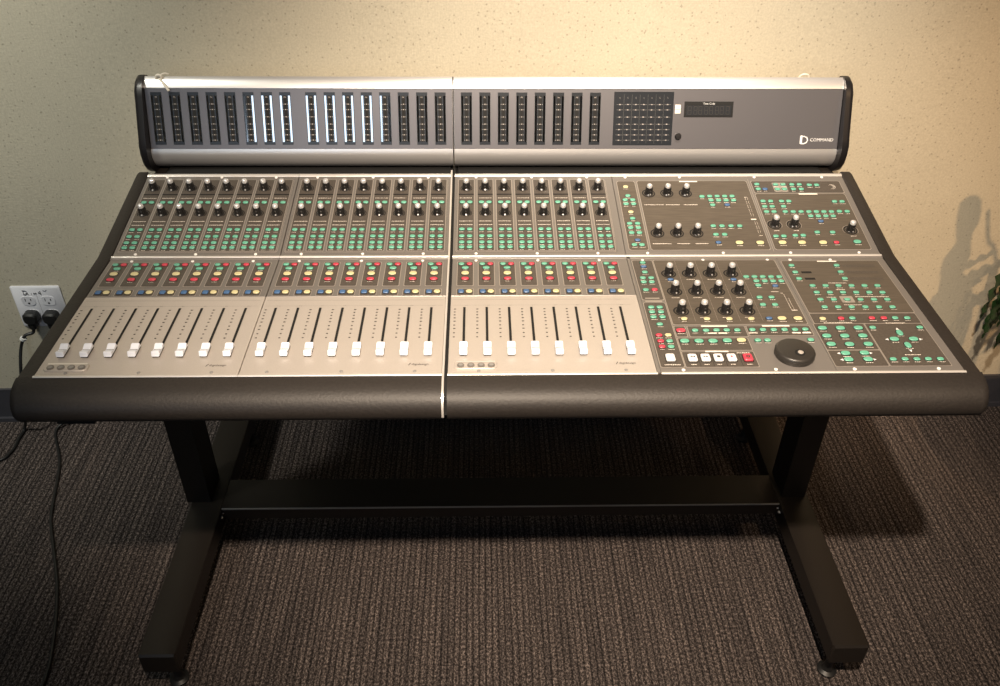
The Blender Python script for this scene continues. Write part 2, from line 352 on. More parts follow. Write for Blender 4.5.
def inset(mb, pts, k='inset', z=.0005, outline=True):
    if outline:
        cx = sum(p[0] for p in pts)/len(pts); cy = sum(p[1] for p in pts)/len(pts)
        mb.poly([(x+math.copysign(.0011, x-cx), y+math.copysign(.0011, y-cy)) for x, y in pts], z-.0003, 'line')
    mb.poly(pts, z, k)
def rect(x0, x1, y0, y1, r=.0012):
    return [(x0+r, y0), (x1-r, y0), (x1, y0+r), (x1, y1-r), (x1-r, y1), (x0+r, y1), (x0, y1-r), (x0, y0+r)]

CEN = [[-.6330+.0337*i for i in range(8)], [-.3510+.0344*i for i in range(8)], [-.0590+.03475*i for i in range(8)]]
SPAN = [(-.6550, -.3733), (-.3727, -.0885), (-.081, .2152)]
SCU = [(-.617, -.516, -.415), (-.338, -.234, -.131), (-.041, .0635, .1675)]
# --- encoder panels (three) on the upper slope
for (x0, x1), cs, sc in zip(SPAN, CEN, SCU):
    m = MB(); m.box(x0+.0004, x1-.0004, .001, LU-.0085, -.006, 0, 'panel', .0006)
    rail(m, x0, x1, LU-.0085, LU, .002); rail(m, x0, x1, -.0008, .0042, .0022)
    inset(m, rect(cs[0]-.0165, cs[-1]+.0165, .0145, .2235, .003), 'panel', .0003, True)
    for c in cs:
        inset(m, rect(c-.0142, c+.0142, .0170, .2215), 'inset', .0007)
        m.quad(c-.0142, c+.0142, .1745, .1775, .0010, 'slot')  # dark band painted as the shadow along the upper inset's bottom
        for kx, ky in ((c, .1945), (c, .1200)): m.ring(kx, ky, .0010, .0095, .0108, 'slot', 20, -.7, pi+.7)
        for ty in (.1648, .0972, .0868): dashes(m, c-.0115, c+.0118, ty, .0011)
        for ty in (.0668, .0485, .0318, .0188):
            dashes(m, c-.0110, c-.0030, ty, .0011, h=.0010); dashes(m, c+.0035, c+.0115, ty, .0011, h=.0010)
    for sx in sc: screw(m, sx, .2290); screw(m, sx, .0088)
    P = part('encoder_panel', m, UPP)
    for c in cs:
        knob(P, c, .1945); knob(P, c, .1200)
        for ky in (.1515, .0735, .0548, .0380, .0250):
            button(P, 'g', c-.0068, ky, .0006); button(P, 'g', c+.0068, ky, .0006)

# --- fader panels (three) on the lower slope
def fader_mesh():
    m = MB(); w_, L_ = .0058, .0125
    # saddle-shaped cap: high rounded ends and a finger hollow in the middle
    prof = []
    for i in range(21):
        t = -1+2*i/20; y = t*L_; z = .0105-.0046*math.cos(t*pi/2)**2.2 if abs(t) < .86 else .0105-.0060*((abs(t)-.86)/.14)**1.5
        prof.append((y, z))
    prof = [(-L_-.0006, .0030)]+prof+[(L_+.0006, .0030)]
    m.xprism(prof[::-1], -w_, w_, 'fader', .0011)
    m.box(-.0050, .0050, -L_+.0005, L_-.0005, .0010, .0034, 'faderdark'); m.box(-.0007, .0007, -.004, .004, -.001, .003, 'faderdark')
    m.box(-w_+.0004, w_-.0004, -.0003, .0003, .0058, .00625, 'printd')
    return m.mesh('fader', 40)
FM = fader_mesh()
LOGO = [(-.4226, -.388), (-.1369, -.101), (.1592, .1935)]
SCL = [(-.583+.0, -.50, -.42), (-.325, -.225, -.130), (-.0485, .055, .160)]
for q, ((x0, x1), cs) in enumerate(zip(SPAN, CEN)):
    m = MB(); m.box(x0+.0004, x1-.0004, .200, LL-.006, -.006, 0, 'panel', .0006); m.box(x0+.0004, x1-.0004, .0005, .1994, -.006, .0003, 'champ', .0006)
    rail(m, x0, x1, -.0028, .0018, .0016); rail(m, x0, x1, LL-.0062, LL-.0008, .0012, 'panel')
    m.quad(cs[0]-.0175, cs[-1]+.018, .1880, .1884, .0006, 'panel'); m.quad(cs[0]-.0175, cs[-1]+.018, .1725, .1728, .0006, 'panel')
    for c in cs:
        inset(m, rect(c-.0125, c+.0130, .2300, .3030), 'inset', .0007); inset(m, rect(c-.0125, c+.0130, .2025, .2195), 'inset', .0007)
        dashes(m, c-.0035, c+.0045, .2765, .0011, h=.0009); dashes(m, c-.004, c+.004, .2418, .0011, h=.0010)
        m.quad(c-.0024, c+.0024, .0560, .1677, .00050, 'line'); m.quad(c-.0018, c+.0018, .0562, .1672, .0008, 'slot')
        for i, ty in enumerate((.1620, .1540, .1462, .1380, .1292, .1190, .1100, .0990, .0885)):
            m.quad(c-.0162, c-.0134, ty-.0012, ty+.0012, .0006, 'printd')
            if i in (0, 3, 4, 6): m.quad(c-.0132, c-.0125, ty-.0008, ty+.0008, .0006, 'printd')
        dashes(m, c+.001, c+.006, .1725, .0006, 'printd', .0007)
    for sx in SCU[q]: screw(m, sx, LL-.0118); screw(m, sx+.004, .0068, 'glint_trim')
    xl = LOGO[q][0]; text_into(m, 'digidesign', xl+.0045, .0212, .0006, .0062, 'printd')
    m.poly([(xl-.0005, .0205), (xl+.0006, .0205), (xl+.0036, .0262), (xl+.0024, .0262)], .0006, 'printd')
    P = part('fader_panel', m, LOW)
    for c in cs:
        button(P, 'g', c-.0064, .2952, .0006); button(P, 'r', c+.0072, .2952, .0006)
        button(P, 'gc', c+.0002, .2826, .0006); button(P, 'yc', c+.0002, .2662, .0006); button(P, 'rc', c+.0002, .2492, .0006)
        button(P, 'bb', c-.0058, .2110, .0006); button(P, 'yb', c+.0070, .2110, .0006)
        link('fader', FM, P, (c, .0535, .0004))
    if q != 1:     # strip of four small round jacks
        xs = cs[0]-.0135 if q == 0 else cs[0]-.0130
        m = MB(); m.prism(rect(xs+.0, xs+.061, .0095, .0280, .004), .0003, .0028, 'champ', .0009); m.quad(xs+.003, xs+.058, .0235, .0265, .0032, 'rail')
        for j in range(4):
            cx = xs+.0095+.0145*j; m.lathe([(.0052, .0028), (.0052, .0040), (.0044, .0042)], 'panel', 18, (cx, .0165, 0)); m.disc(cx, .0165, .0046, .0030, 'glint_trim')
        part('control_strip', m, parent=P)
        m2 = MB()

# --- centre section, upper slope
UNIT = 1e-3
UA = [('y',237.5,197.5), ('g',238.3,169.8), ('g',231.9,157.5), ('g',245.7,157.5), ('g',232.1,145.4), ('g',246.1,145.4), ('y',237.9,121.5), ('g',238.8,102.8), ('g',231.6,88.3), ('g',245.8,88.2), ('g',232.0,76.4), ('g',245.6,76.4), ('g',231.9,62.6), ('g',245.7,62.6), ('b',239.9,42.4), ('g',232.8,29.9), ('g',245.8,29.8)]
UB = [('g',375.1,167.2), ('g',389.5,168.1), ('g',403.4,168.1), ('g',417.3,168.0), ('g',431.0,168.0), ('g',389.7,155.8), ('g',403.5,155.8), ('g',417.4,155.7), ('g',431.2,155.7), ('g',390.1,141.9), ('b',416.9,142.2), ('g',379.6,81.0), ('g',395.1,80.9), ('g',411.2,80.9), ('g',426.7,80.8), ('g',379.8,57.1), ('g',395.2,57.1), ('b',380.1,35.4), ('Y',416.7,34.8), ('Y',453.0,34.7)]
UC = [('g',485.3,205.1), ('g',484.7,190.1), ('b',497.4,190.0), ('g',520.5,204.1), ('g',534.7,204.1), ('g',520.8,190.0), ('g',534.0,190.0), ('g',551.1,204.0), ('g',565.3,204.0), ('g',550.9,189.9), ('g',565.6,189.9), ('g',584.0,202.6), ('g',597.6,202.5), ('g',485.1,152.9), ('g',499.0,152.8), ('g',484.5,137.2), ('g',498.3,137.1), ('g',484.2,121.7), ('g',497.9,121.6), ('g',519.2,152.8), ('g',532.6,152.8), ('g',519.0,137.1), ('g',518.4,121.6), ('g',532.9,121.5), ('g',547.2,121.5), ('g',561.4,121.4), ('g',575.1,121.4), ('g',588.8,121.4), ('g',602.5,121.3), ('g',617.3,122.2), ('g',631.6,122.1), ('g',561.5,108.8), ('g',575.2,108.7), ('g',588.8,108.7), ('g',602.4,108.6), ('b',575.7,94.0), ('g',617.0,151.7), ('g',630.9,151.6), ('g',484.5,52.2), ('g',498.5,52.1), ('g',519.4,54.1), ('g',533.5,54.1), ('g',560.6,62.7), ('g',587.9,62.6), ('Y',492.1,34.9), ('Y',526.3,34.8), ('Y',563.2,34.6), ('r',586.9,34.6), ('G',624.0,36.4)]
LD = [('g',239.5,297.2), ('b',239.3,284.5), ('g',238.6,267.0), ('g',232.6,249.2), ('g',246.2,249.1), ('g',232.1,236.7), ('g',245.2,236.7), ('g',231.9,213.2), ('r',246.1,213.5), ('g',232.3,163.2), ('g',245.6,163.1), ('g',231.6,150.2), ('g',245.5,150.1), ('g',231.6,136.6), ('g',245.6,136.5), ('g',238.0,117.3), ('r',232.0,88.9), ('y',245.8,88.8)]
LD2 = [('r',232.1,74.1), ('g',245.2,74.0), ('r',231.8,60.3), ('g',245.0,60.2)]
LE = [('b',277.3,244.0), ('b',380.9,243.4), ('y',278.0,131.3), ('y',312.9,131.0), ('y',347.3,130.8), ('y',381.4,130.9)]
LE2 = [('g',403.7,251.7), ('g',417.4,251.6), ('g',431.1,251.5), ('g',444.8,251.4), ('g',458.5,251.3), ('g',417.2,238.3), ('g',431.0,238.2), ('g',444.6,238.1), ('g',458.2,238.0), ('g',416.8,225.2), ('b',444.3,223.8), ('g',409.7,190.1), ('g',428.8,190.0), ('g',409.6,169.2), ('g',428.7,169.1), ('b',409.1,131.7), ('Y',429.0,131.5), ('Y',453.7,131.3)]
LF = [('R',266.9,100.9), ('g',288.5,100.7), ('g',305.0,100.5), ('g',321.0,101.1), ('g',336.5,101.0), ('g',352.4,100.9), ('G',267.7,74.2), ('G',288.9,74.0), ('G',309.7,73.8), ('G',331.2,74.7), ('Y',352.5,75.6), ('g',376.8,75.0), ('g',391.4,74.9)]
LF2 = [('g',375.5,101.8), ('g',391.6,101.7), ('g',407.9,101.5), ('g',424.3,101.7), ('g',440.2,101.6), ('g',456.0,102.2), ('g',456.3,75.7)]
LG = [('g',489.4,286.9), ('g',489.4,265.4), ('g',489.6,245.3), ('g',565.7,286.4), ('g',565.6,265.9), ('g',565.6,245.3), ('g',505.3,223.8), ('g',526.5,223.7), ('g',547.7,223.5), ('g',569.0,223.4), ('g',590.2,223.2), ('g',611.5,223.1), ('g',505.8,203.8), ('g',527.0,203.6), ('g',548.2,203.5), ('g',569.5,203.3), ('g',590.7,203.2), ('g',612.0,203.0), ('g',505.3,183.3), ('g',526.6,183.2), ('g',548.0,183.0), ('g',569.3,182.8), ('g',590.7,182.7), ('g',612.1,182.5), ('g',504.9,162.1), ('g',526.3,161.9), ('g',547.7,161.8), ('g',569.2,161.6), ('g',590.6,161.4), ('g',612.1,161.3), ('y',491.7,130.1), ('r',520.3,130.7), ('g',537.9,130.9), ('r',568.3,131.1), ('r',586.9,131.0), ('g',604.5,131.2), ('g',623.2,131.1)]
LI = [('G',483.0,105.3), ('G',510.6,105.1), ('G',538.0,105.3), ('G',483.2,85.1), ('G',510.2,84.9), ('G',537.6,85.1), ('G',483.0,64.6), ('G',510.2,64.0), ('G',538.2,64.1), ('G',496.7,42.2), ('G',524.7,42.7), ('G',496.2,27.3), ('G',524.7,27.4)]
LK = [('g',560.3,105.9), ('g',632.2,105.8), ('V',596.0,91.9), ('V',596.1,60.9), ('G',581.8,76.2), ('G',610.8,76.3), ('g',561.0,27.1), ('g',578.4,27.3), ('g',595.4,27.1), ('g',612.3,27.4), ('g',629.8,27.2)]
def stuffbuttons(P, lst):
    for code, x, y in lst: button(P, code, x*UNIT, y*UNIT, .0006)
def legends(mb, lst, dy=-.0078, w_=.0055):
    for code, x, y in lst:
        if code in 'gryb': dashes(mb, x*UNIT-w_*random.uniform(.6, 1), x*UNIT+w_*random.uniform(.6, 1), y*UNIT-.0060, .0011, h=.0011)
        else: dashes(mb, x*UNIT-w_, x*UNIT+w_, y*UNIT-.0074, .0011, h=.0012)
cx0, cx1 = .2155, .6550
m = MB(); m.box(cx0, cx1, .001, LU-.0085, -.006, 0, 'panel', .0006); rail(m, cx0, cx1, LU-.0085, LU, .002); rail(m, cx0, cx1, -.0008, .0042, .0022)
inset(m, rect(.2230, .2560, .0172, .2160, .003), 'inset2', .0007); inset(m, rect(.2610, .4675, .0172, .2170, .003), 'inset2', .0007)
inset(m, rect(.4765, .6440, .1800, .2160, .002), 'inset', .0007); inset(m, rect(.4760, .6430, .0172, .1765, .003), 'inset2', .0007)
m.quad(.4712, .4722, .012, .222, .0009, 'line')
legends(m, UA); legends(m, UB); legends(m, UC)
m.quad(.3406, .3747, .2130, .2162, .0012, 'print'); m.quad(.5570, .5920, .1735, .1775, .0012, 'print')
m.prism(rect(.5145, .5405, .1835, .2110, .001), .0007, .0009, 'line'); 
dashes(m, .2655, .3010, .1434, .0011, h=.0015); dashes(m, .3050, .3300, .1434, .0011, h=.0015); dashes(m, .338, .3640, .1434, .0011, h=.0015)
dashes(m, .2655, .2990, .0330, .0011, h=.0015); dashes(m, .3080, .3300, .0330, .0011, h=.0015); dashes(m, .3400, .3620, .0330, .0011, h=.0015)
for kx, ky in ((.2778, .1780), (.3118, .1780), (.3462, .1780), (.2775, .0618), (.3120, .0618), (.3465, .0618), (.4900, .0845), (.5247, .0845), (.6218, .0690)):
    m.ring(kx, ky, .0011, .0100, .0122, 'slot', 28)
for kx, ky in ((.4900, .0845), (.5247, .0845), (.6218, .0690)): dashes(m, kx-.004, kx+.006, ky-.0165, .0011); m.ring(kx, ky, .0012, .0132, .0138, 'line', 28, -.6, pi+.6)
for yy in (.162, .150, .138, .126, .114): m.quad(.4541, .4545, yy-.0045, yy+.0045, .0011, 'print'); m.quad(.4583, .4586, yy-.0045, yy+.0045, .0011, 'print')
m.quad(.4515, .4610, .0990, .1020, .0011, 'print')
for yy in (.090, .078, .066): m.quad(.4565, .4569, yy-.0045, yy+.0045, .0011, 'print'); m.quad(.4605, .4608, yy-.0045, yy+.0045, .0011, 'print')
dashes(m, .4535, .4580, .1655, .0011); dashes(m, .4560, .4625, .0545, .0011)
m.ring(.6252, .1978, .0011, .0060, .0067, 'print', 24, -2.0, 2.3); m.ring(.6252, .1978, .0011, .0030, .0036, 'print', 16, -1.2, 1.4)
for sx in (.2425, .3455, .4880, .6170): screw(m, sx-.002, .2290)
for sx in (.2530, .3835, .5000, .6190): screw(m, sx, .0088)
P = part('monitor_control_panel', m, UPP)
for L in (UA, UB, UC): stuffbuttons(P, L)
for kx, ky in ((.2778, .1780), (.3118, .1780), (.3462, .1780), (.2775, .0618), (.3120, .0618), (.3465, .0618), (.4900, .0845), (.5247, .0845), (.6218, .0690)): knob(P, kx, ky, .3)

# --- centre section, lower slope: left half (channel focus and transport), right half (automation and windows)
cm = .4718
m = MB(); m.box(cx0+.0050, cm-.0002, .0016, LL-.006, -.006, 0, 'panel', .0006); rail(m, cx0+.005, cm, -.0028, .0018, .0016); rail(m, cx0+.005, cm, LL-.0062, LL-.0008, .0012, 'panel')
m.box(cx0, cx0+.0046, .0016, LL-.006, -.006, -.0003, 'panel')
inset(m, rect(.2228, .2562, .1860, .3058, .002), 'inset', .0007)
inset(m, rect(.2225, .2560, .0128, .1770, .002), 'inset', .0007); m.prism(rect(.2260, .2530, .1795, .1835, .0008), .0003, .0008, 'line'); m.prism(rect(.2270, .2500, .1885, .1912, .0006), .0007, .0010, 'line')
inset(m, rect(.2590, .4650, .1180, .3058, .002), 'inset2', .0007)
for xx in (.2945, .3293, .3640, .3985):
    for yy in [.125+.02*i for i in range(9)]: m.quad(xx, xx+.0003, yy, yy+.019, .0010, 'line')
inset(m, rect(.2590, .2745, .0865, .1125), 'inset', .0007); inset(m, rect(.2790, .3655, .0865, .1125), 'inset', .0007); inset(m, rect(.3690, .4650, .0885, .1125), 'inset', .0007)
inset(m, rect(.2588, .3630, .0525, .0820), 'inset', .0007); inset(m, rect(.2585, .3628, .0128, .0482), 'inset', .0007)
m.quad(.3000, .3400, .1105, .1140, .0012, 'print'); m.quad(.3930, .4350, .1105, .1140, .0012, 'print'); m.quad(.2930, .3270, .0470, .0500, .0012, 'print')
for xx in (.2795, .2988, .3178, .3400): m.quad(xx, xx+.0005, .0135, .0460, .0010, 'slot')
legends(m, LD); legends(m, LD2); legends(m, LE); legends(m, LE2); legends(m, LF); legends(m, LF2)
for x_ in (.3135, .3290, .3750, .4405, .4560): m.quad(x_-.0065, x_+.0065, .0925, .0955, .0012, 'print')
m.quad(.3690, .3820, .0925, .0950, .0012, 'print')
dashes(m, .2280, .2510, .0175, .0012, h=.0017)
for x_ in (.2707, .2896, .3082, .3275, .3510): dashes(m, x_-.004, x_+.004, .0178, .0012, h=.0014)
dashes(m, .338, .358, .0448, .0012, h=.0014)
m.quad(.4330, .4450, .2068, .2078, .0011, 'print'); m.quad(.4510, .4514, .155, .200, .0011, 'print'); m.quad(.4555, .4558, .155, .190, .0011, 'print'); m.quad(.4510, .4600, .1535, .1550, .0011, 'print'); dashes(m, .4475, .4520, .2030, .0011)
KL = [(x, y) for y in (.2625, .2085, .1530) for x in (.2775, .3118, .3465, .3810)]
for kx, ky in KL:
    m.ring(kx, ky, .0011, .0100, .0124, 'slot', 28)
    dashes(m, kx-.008, kx+.006, ky-.0178, .0011, h=.0012)
for sx in (.2450, .3480, .4580): screw(m, sx-.004, LL-.0125)
for sx in (.2530, .3850): screw(m, sx, .0062)
P = part('transport_control_panel', m, LOW)
for L in (LD, LD2, LE, LE2, LF, LF2): stuffbuttons(P, L)
for kx, ky in KL: knob(P, kx, ky, .2)
# square illuminated transport keys with their symbols
def key(kcol, sym):
    m = MB(); m.poly(oval(.0150, .0180, 20, 8), .0012, 'slot'); m.prism(oval(.0132, .0158, 20, 7), 0, .0042, kcol, .0012); z = .0045
    if sym == 'rw':
        for dx in (-.0022, .0016): m.poly([(dx-.0018, 0), (dx+.0018, .002), (dx+.0018, -.002)], z, 'printd')
    elif sym == 'ff':
        for dx in (-.0016, .0022): m.poly([(dx+.0018, 0), (dx-.0018, .002), (dx-.0018, -.002)], z, 'printd')
    elif sym == 'stop': m.quad(-.0024, .0024, -.0024, .0024, z, 'printd')
    elif sym == 'play': m.poly([(-.0018, -.0024), (.0024, 0), (-.0018, .0024)], z, 'r')
    elif sym == 'rec': m.ring(0, 0, z, .0012, .0030, 'printd', 16)
    return m.mesh('transport_key', 35)
for x_, y_, k_, s_ in ((.2389, .0325, 'w', ''), (.2707, .0318, 'w', 'rw'), (.2896, .0318, 'w', 'ff'), (.3082, .0318, 'w', 'stop'), (.3275, .0318, 'w', 'play'), (.3510, .0318, 'r', 'rec')):
    o = link('transport_key', key(k_, s_), P, (x_, y_, .0006))
    if k_ == 'r': o['label'] = 'red record key'
m = MB(); jx, jy = .4205, .0390
m.lathe([(.0278, 0), (.0287, .003), (.0287, .008), (.0270, .0108), (.0250, .0117), (.0004, .0120)], 'jog', 48, (jx, jy, .0004))
m.lathe([(.0075, .0115), (.0060, .0112), (.0004, .0110)], 'slot', 24, (jx+.0035, jy-.0095, .0012)); m.lathe([(.0042, .0110), (.0040, .0125), (.0022, .0133), (.0003, .0135)], 'champ', 18, (jx+.0045, jy-.0090, .0012))
part('jog_wheel', m, parent=P)

m = MB(); m.box(cm+.0002, cx1, .0016, LL-.006, -.006, 0, 'panel', .0006); rail(m, cm, cx1, -.0028, .0018, .0016); rail(m, cm, cx1, LL-.0062, LL-.0008, .0012, 'panel')
inset(m, rect(.4765, .6415, .1475, .3030, .002), 'inset2', .0007); inset(m, rect(.4760, .6405, .1190, .1450), 'inset', .0007)
inset(m, rect(.4735, .5500, .0520, .1172), 'inset', .0007); inset(m, rect(.4735, .5500, .0130, .0498), 'inset', .0007); inset(m, rect(.5525, .6405, .0130, .1172), 'inset', .0007)
for L in (LG, LI, LK): legends(m, L)
m.quad(.5370, .5700, .2990, .3022, .0012, 'print'); m.prism(rect(.5385, .5590, .1755, .1935, .001), .0007, .0010, 'line')
dashes(m, .5340, .5640, .2325, .0011, h=.0014); dashes(m, .5400, .5560, .2125, .0011); dashes(m, .5180, .5330, .1905, .0011); dashes(m, .5640, .6180, .1915, .0011); dashes(m, .5380, .5660, .1685, .0011)
dashes(m, .4900, .5350, .1195, .0012, h=.0017); dashes(m, .5850, .6150, .1183, .0012, h=.0015); dashes(m, .5830, .6070, .0380, .0012)
for y_ in (.286, .266, .246): m.quad(.575, .630, y_-.004, y_+.004, .0009, 'inset')
for y_ in (.266, .246): m.quad(.500, .517, y_-.003, y_+.003, .0009, 'slot')
for x_, y_, d in ((.5966, .1030, 'u'), (.5704, .0760, 'l'), (.6222, .0760, 'r'), (.5953, .0475, 'd'), (.4865, .0423, 'l'), (.5345, .0426, 'r'), (.4863, .0270, 'l'), (.5345, .0273, 'r')):
    t = {'u': (0, 1), 'd': (0, -1), 'l': (-1, 0), 'r': (1, 0)}[d]; s_ = .0026
    m.poly([(x_+t[0]*s_, y_+t[1]*s_*1.2), (x_-t[0]*s_-t[1]*s_, y_-t[1]*s_-t[0]*s_), (x_-t[0]*s_+t[1]*s_, y_-t[1]*s_+t[0]*s_)], .0013, 'w')
for sx in (.4950, .5640): screw(m, sx-.002, LL-.0125)
for sx in (.4980, .6190): screw(m, sx, .0062)
P = part('automation_control_panel', m, LOW)
for L in (LG, LI, LK): stuffbuttons(P, L)

# --- meter bridge
BR = [(.722, .940), (.716, .955), (.706, .9655), (.6935, .9715), (.6845, .9665), (.6776, .9547), (.6795, .9540), (.6415, .8460), (.6396, .8467), (.6372, .8400), (.6366, .8330), (.6380, .8255), (.6415, .8175), (.6475, .8095), (.6560, .8035), (.668, .8010), (.722, .8010)]
MX = [[-.6515+.0350*i for i in range(8)]+[-.3570+.03535*i for i in range(8)], [-.0590+.0356*i for i in range(8)]]
def meter_mesh():
    m = MB(); m.box(-.0106, .0106, .0085, .1068, -.001, .0006, 'glass', .0004)
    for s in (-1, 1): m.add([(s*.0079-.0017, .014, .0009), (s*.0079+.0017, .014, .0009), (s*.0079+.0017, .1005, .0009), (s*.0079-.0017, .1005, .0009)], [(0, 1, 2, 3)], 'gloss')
    m.quad(-.0034, .0034, .0145, .1005, .0008, 'slot')
    text_into(m, 'PK', 0, .0962, .0011, .0040, 'led', 'CENTER')
    for y in (.0848, .0747, .0612, .0477, .0375, .0274, .0173):
        m.quad(-.0013, .0013, y-.0007, y+.0009, .0011, 'led')
        for s in (-1, 1): m.quad(s*.0040-.0010, s*.0040+.0010, y-.0004, y+.0004, .0011, 'led')
    return m.mesh('level_meter', 35)
MM = meter_mesh()
for q, (x0, x1) in enumerate(((-.6725, -.0860), (-.0835, .6725))):
    m = MB(); m.xprism(BR, x0, x1, 'silver'); B = part('meter_bridge', m, smooth=50)
    m = MB(); m.box(x0+.0003, x1-.0003, .0006, LM-.0006, -.002, .0, 'meterpanel', .0005)
    if q == 1:
        text_into(m, 'D', .5965, .0095, .0004, .0235, 'w')
        m.poly([(.5965, .0105), (.6010, .0105), (.6010, .0262), (.5965, .0262)], .00045, 'w')
        text_into(m, 'COMMAND', .6165, .0150, .0004, .0088, 'w')
        m.quad(.3460, .3570, .0845-.0165, .0845, .0004, 'print'); m.quad(.3466, .3564, .0755, .0762, .0006, 'printd')
    o = m.build('meter_panel', B, 35); o.location = (0, MET[0], MET[1]); o.rotation_euler = (MET[2], 0, 0)
    mlist = MX[q]
    def put(name, me, x): 
        o = link(name, me, B, (x, MET[0], MET[1]), (MET[2], 0, 0)); return o
    for x in mlist: put('level_meter', MM, x)
    if q == 1:
        m = MB(); m.box(-.0580, .0580, .0075, .1085, -.001, .0006, 'glass', .0004)
        for j in range(7):
            xx = -.0465+.0155*j; text_into(m, 'L', xx, .0962, .0011, .0040, 'led', 'CENTER')
            for y in (.0848, .0747, .0612, .0477, .0375, .0274, .0173): m.quad(xx-.0014, xx+.0014, y-.0009, y+.0009, .0011, 'led'); m.quad(xx-.0062, xx+.0062, y-.0002, y+.0002, .0010, 'glint_trim')
            if j < 6: m.quad(xx+.0076, xx+.0079, .011, .1035, .0010, 'panel')
        put('matrix_meter', m.mesh('matrix_meter', 35), .2845)
        m = MB(); m.box(-.0478, .0478, .0610, .0905, -.001, .0010, 'slot', .0006); m.box(-.0440, .0440, .0645, .0830, .0008, .0012, 'glass')
        text_into(m, 'Time Code', 0, .0850, .0014, .0050, 'w', 'CENTER')
        for j in range(8):      # unlit seven-segment digits
            xx = -.0375+.0105*j+(.001 if j % 2 else 0)
            for a, b, c_, d in ((-.0028, .0028, .0810, .0816), (-.0028, .0028, .0738, .0744), (-.0028, .0028, .0664, .0670), (-.0034, -.0028, .0670, .0738), (.0028, .0034, .0670, .0738), (-.0034, -.0028, .0744, .0810), (.0028, .0034, .0744, .0810)):
                m.quad(xx+a, xx+b, c_, d, .0016, 'inset')
        put('time_code_display', m.mesh('time_code_display', 35), .4117)
        m = MB(); m.lathe([(.0062, 0), (.0062, .004), (.0050, .006), (.0004, .0062)], 'black', 20, (0, .0250, 0)); put('small_knob', m.mesh('small_knob', 35), .3546)
CAP = [(.726, .940), (.720, .957), (.709, .9685), (.694, .9745), (.678, .970), (.6665, .959), (.659, .944), (.6245, .872), (.6175, .856), (.6165, .838), (.6200, .820), (.628, .807), (.640, .799), (.655, .797), (.670, .7965), (.726, .7965)]
for s in (-1, 1):
    m = MB(); n = len(CAP); cy = sum(p[0] for p in CAP)/n; cz = sum(p[1] for p in CAP)/n; V = []; F = []; rr = .0100; K = 7
    for j in range(K+1):
        a = pi/2*j/K; x = s*(.6885-rr+rr*math.sin(a)) if j else s*.6727; d = rr*(1-math.cos(a))
        if j == 1: pass
        V += [(x, y+(cy-y)*d/math.hypot(y-cy, z-cz), z+(cz-z)*d/math.hypot(y-cy, z-cz)) for y, z in CAP]
    for j in range(K):
        for i in range(n): F.append((j*n+i, j*n+(i+1) % n, (j+1)*n+(i+1) % n, (j+1)*n+i))
    F += [list(range(n)), [K*n+i for i in range(n)]]
    m.add(V, F, 'black'); part('bridge_end_cap', m, smooth=50)
m = MB(); m.xprism([(y, z) for y, z in BR[3:9]]+[(.66, .86), (.69, .93), (.70, .955)], -.0858, -.0838, 'black'); part('joint_strip', m)

# ---------------------------------------------------------------- stand
st = empty('console_stand', (0, .40, 0), label='black steel T-leg stand with two flat feet carrying the mixing console', category='stand')
def spart(name, mb, **kw):
    o = mb.build(name, st, 35, **kw); o.location = (0, -.40, 0); return o
FZ0, FZ1 = .072, .122
for cx, sg in ((-.6405, -1), (.6658, 1)):
    m = MB()
    x0, x1 = cx-.0347, cx+.0347
    m.xprism([(.0076, FZ0), (.0076, FZ1-.004), (.0116, FZ1), (.776, FZ1), (.78, FZ1-.004), (.78, FZ0)][::-1], x0, x1, 'steel', .003)
    for yy in (.362, .376): m.lathe([(.004, 0), (.004, .002), (.002, .003)], 'screw', 12, (x0-.0 if sg > 0 else x1, yy, .105))
    f = spart('foot', m)
    for yy in (.038, .715):
        m = MB(); m.lathe([(.016, 0), (.019, .002), (.019, .006), (.012, .010), (.008, .024), (.008, FZ0)], 'rubber', 28, (cx-sg*.011, yy, 0)); o = m.build('leveling_foot', f, 40)
    co = cx+sg*.014 if sg > 0 else cx-.018
    a, b = (-.684, -.632) if sg < 0 else (.640, .692)
    m = MB(); m.box(a, b, .392, .470, FZ1, .700, 'steel'); spart('column', m)
    m = MB(); m.box(a-.004, b+.004, .30, .56, .690, .700, 'steel'); spart('top_bracket', m)
m = MB(); m.xprism([(.374, .088), (.374, .117), (.377, .120), (.462, .120), (.465, .117), (.465, .088)][::-1], -.6057, .6309, 'steel'); m.box(-.6057, .6309, .3738, .376, .1165, .1195, 'glint_trim'); spart('crossbar', m)  # lighter strip paints the highlight along the front top edge

# ---------------------------------------------------------------- outlet and cords
def won(x, z, d=0): return Vector((x, wy(x)-d, z))
out = empty('electrical_outlet', won(-1.1, .36), label='white double-gang wall outlet plate with handwritten marks above its sockets', category='outlet')
wr = math.atan(WT)
def wlink(name, mb, parent, x, z, rel):
    o = mb.build(name, parent, 40); o.rotation_euler = (pi/2, 0, wr); o.location = won(x, z)-Vector(rel); return o
OX, OZ = -1.1000, .3608; orel = won(-1.1, .36)
m = MB(); m.prism(rect(-.0585, .0585, -.0585, .0585, .003), .0003, .0055, 'plate', .003); m.quad(-.0003, .0003, -.0500, .0350, .0057, 'panel')
import itertools
def stroke(pts, r=.0007): m.tube([(x, y, .0057) for x, y in pts], r, 'hole', 5)
stroke([(-.0285, .0480), (-.0290, .0360)]); stroke([(-.0300, .0480), (-.0220, .0470), (-.0195, .0420), (-.0225, .0370), (-.0300, .0360)], .0009); stroke([(-.0240, .0410), (-.0175, .0355)])
stroke([(-.0110, .0400), (-.0105, .0370)]); stroke([(-.0050, .0370), (-.0045, .0410), (-.0020, .0385), (.0000, .0415), (.0015, .0375)], .0010)
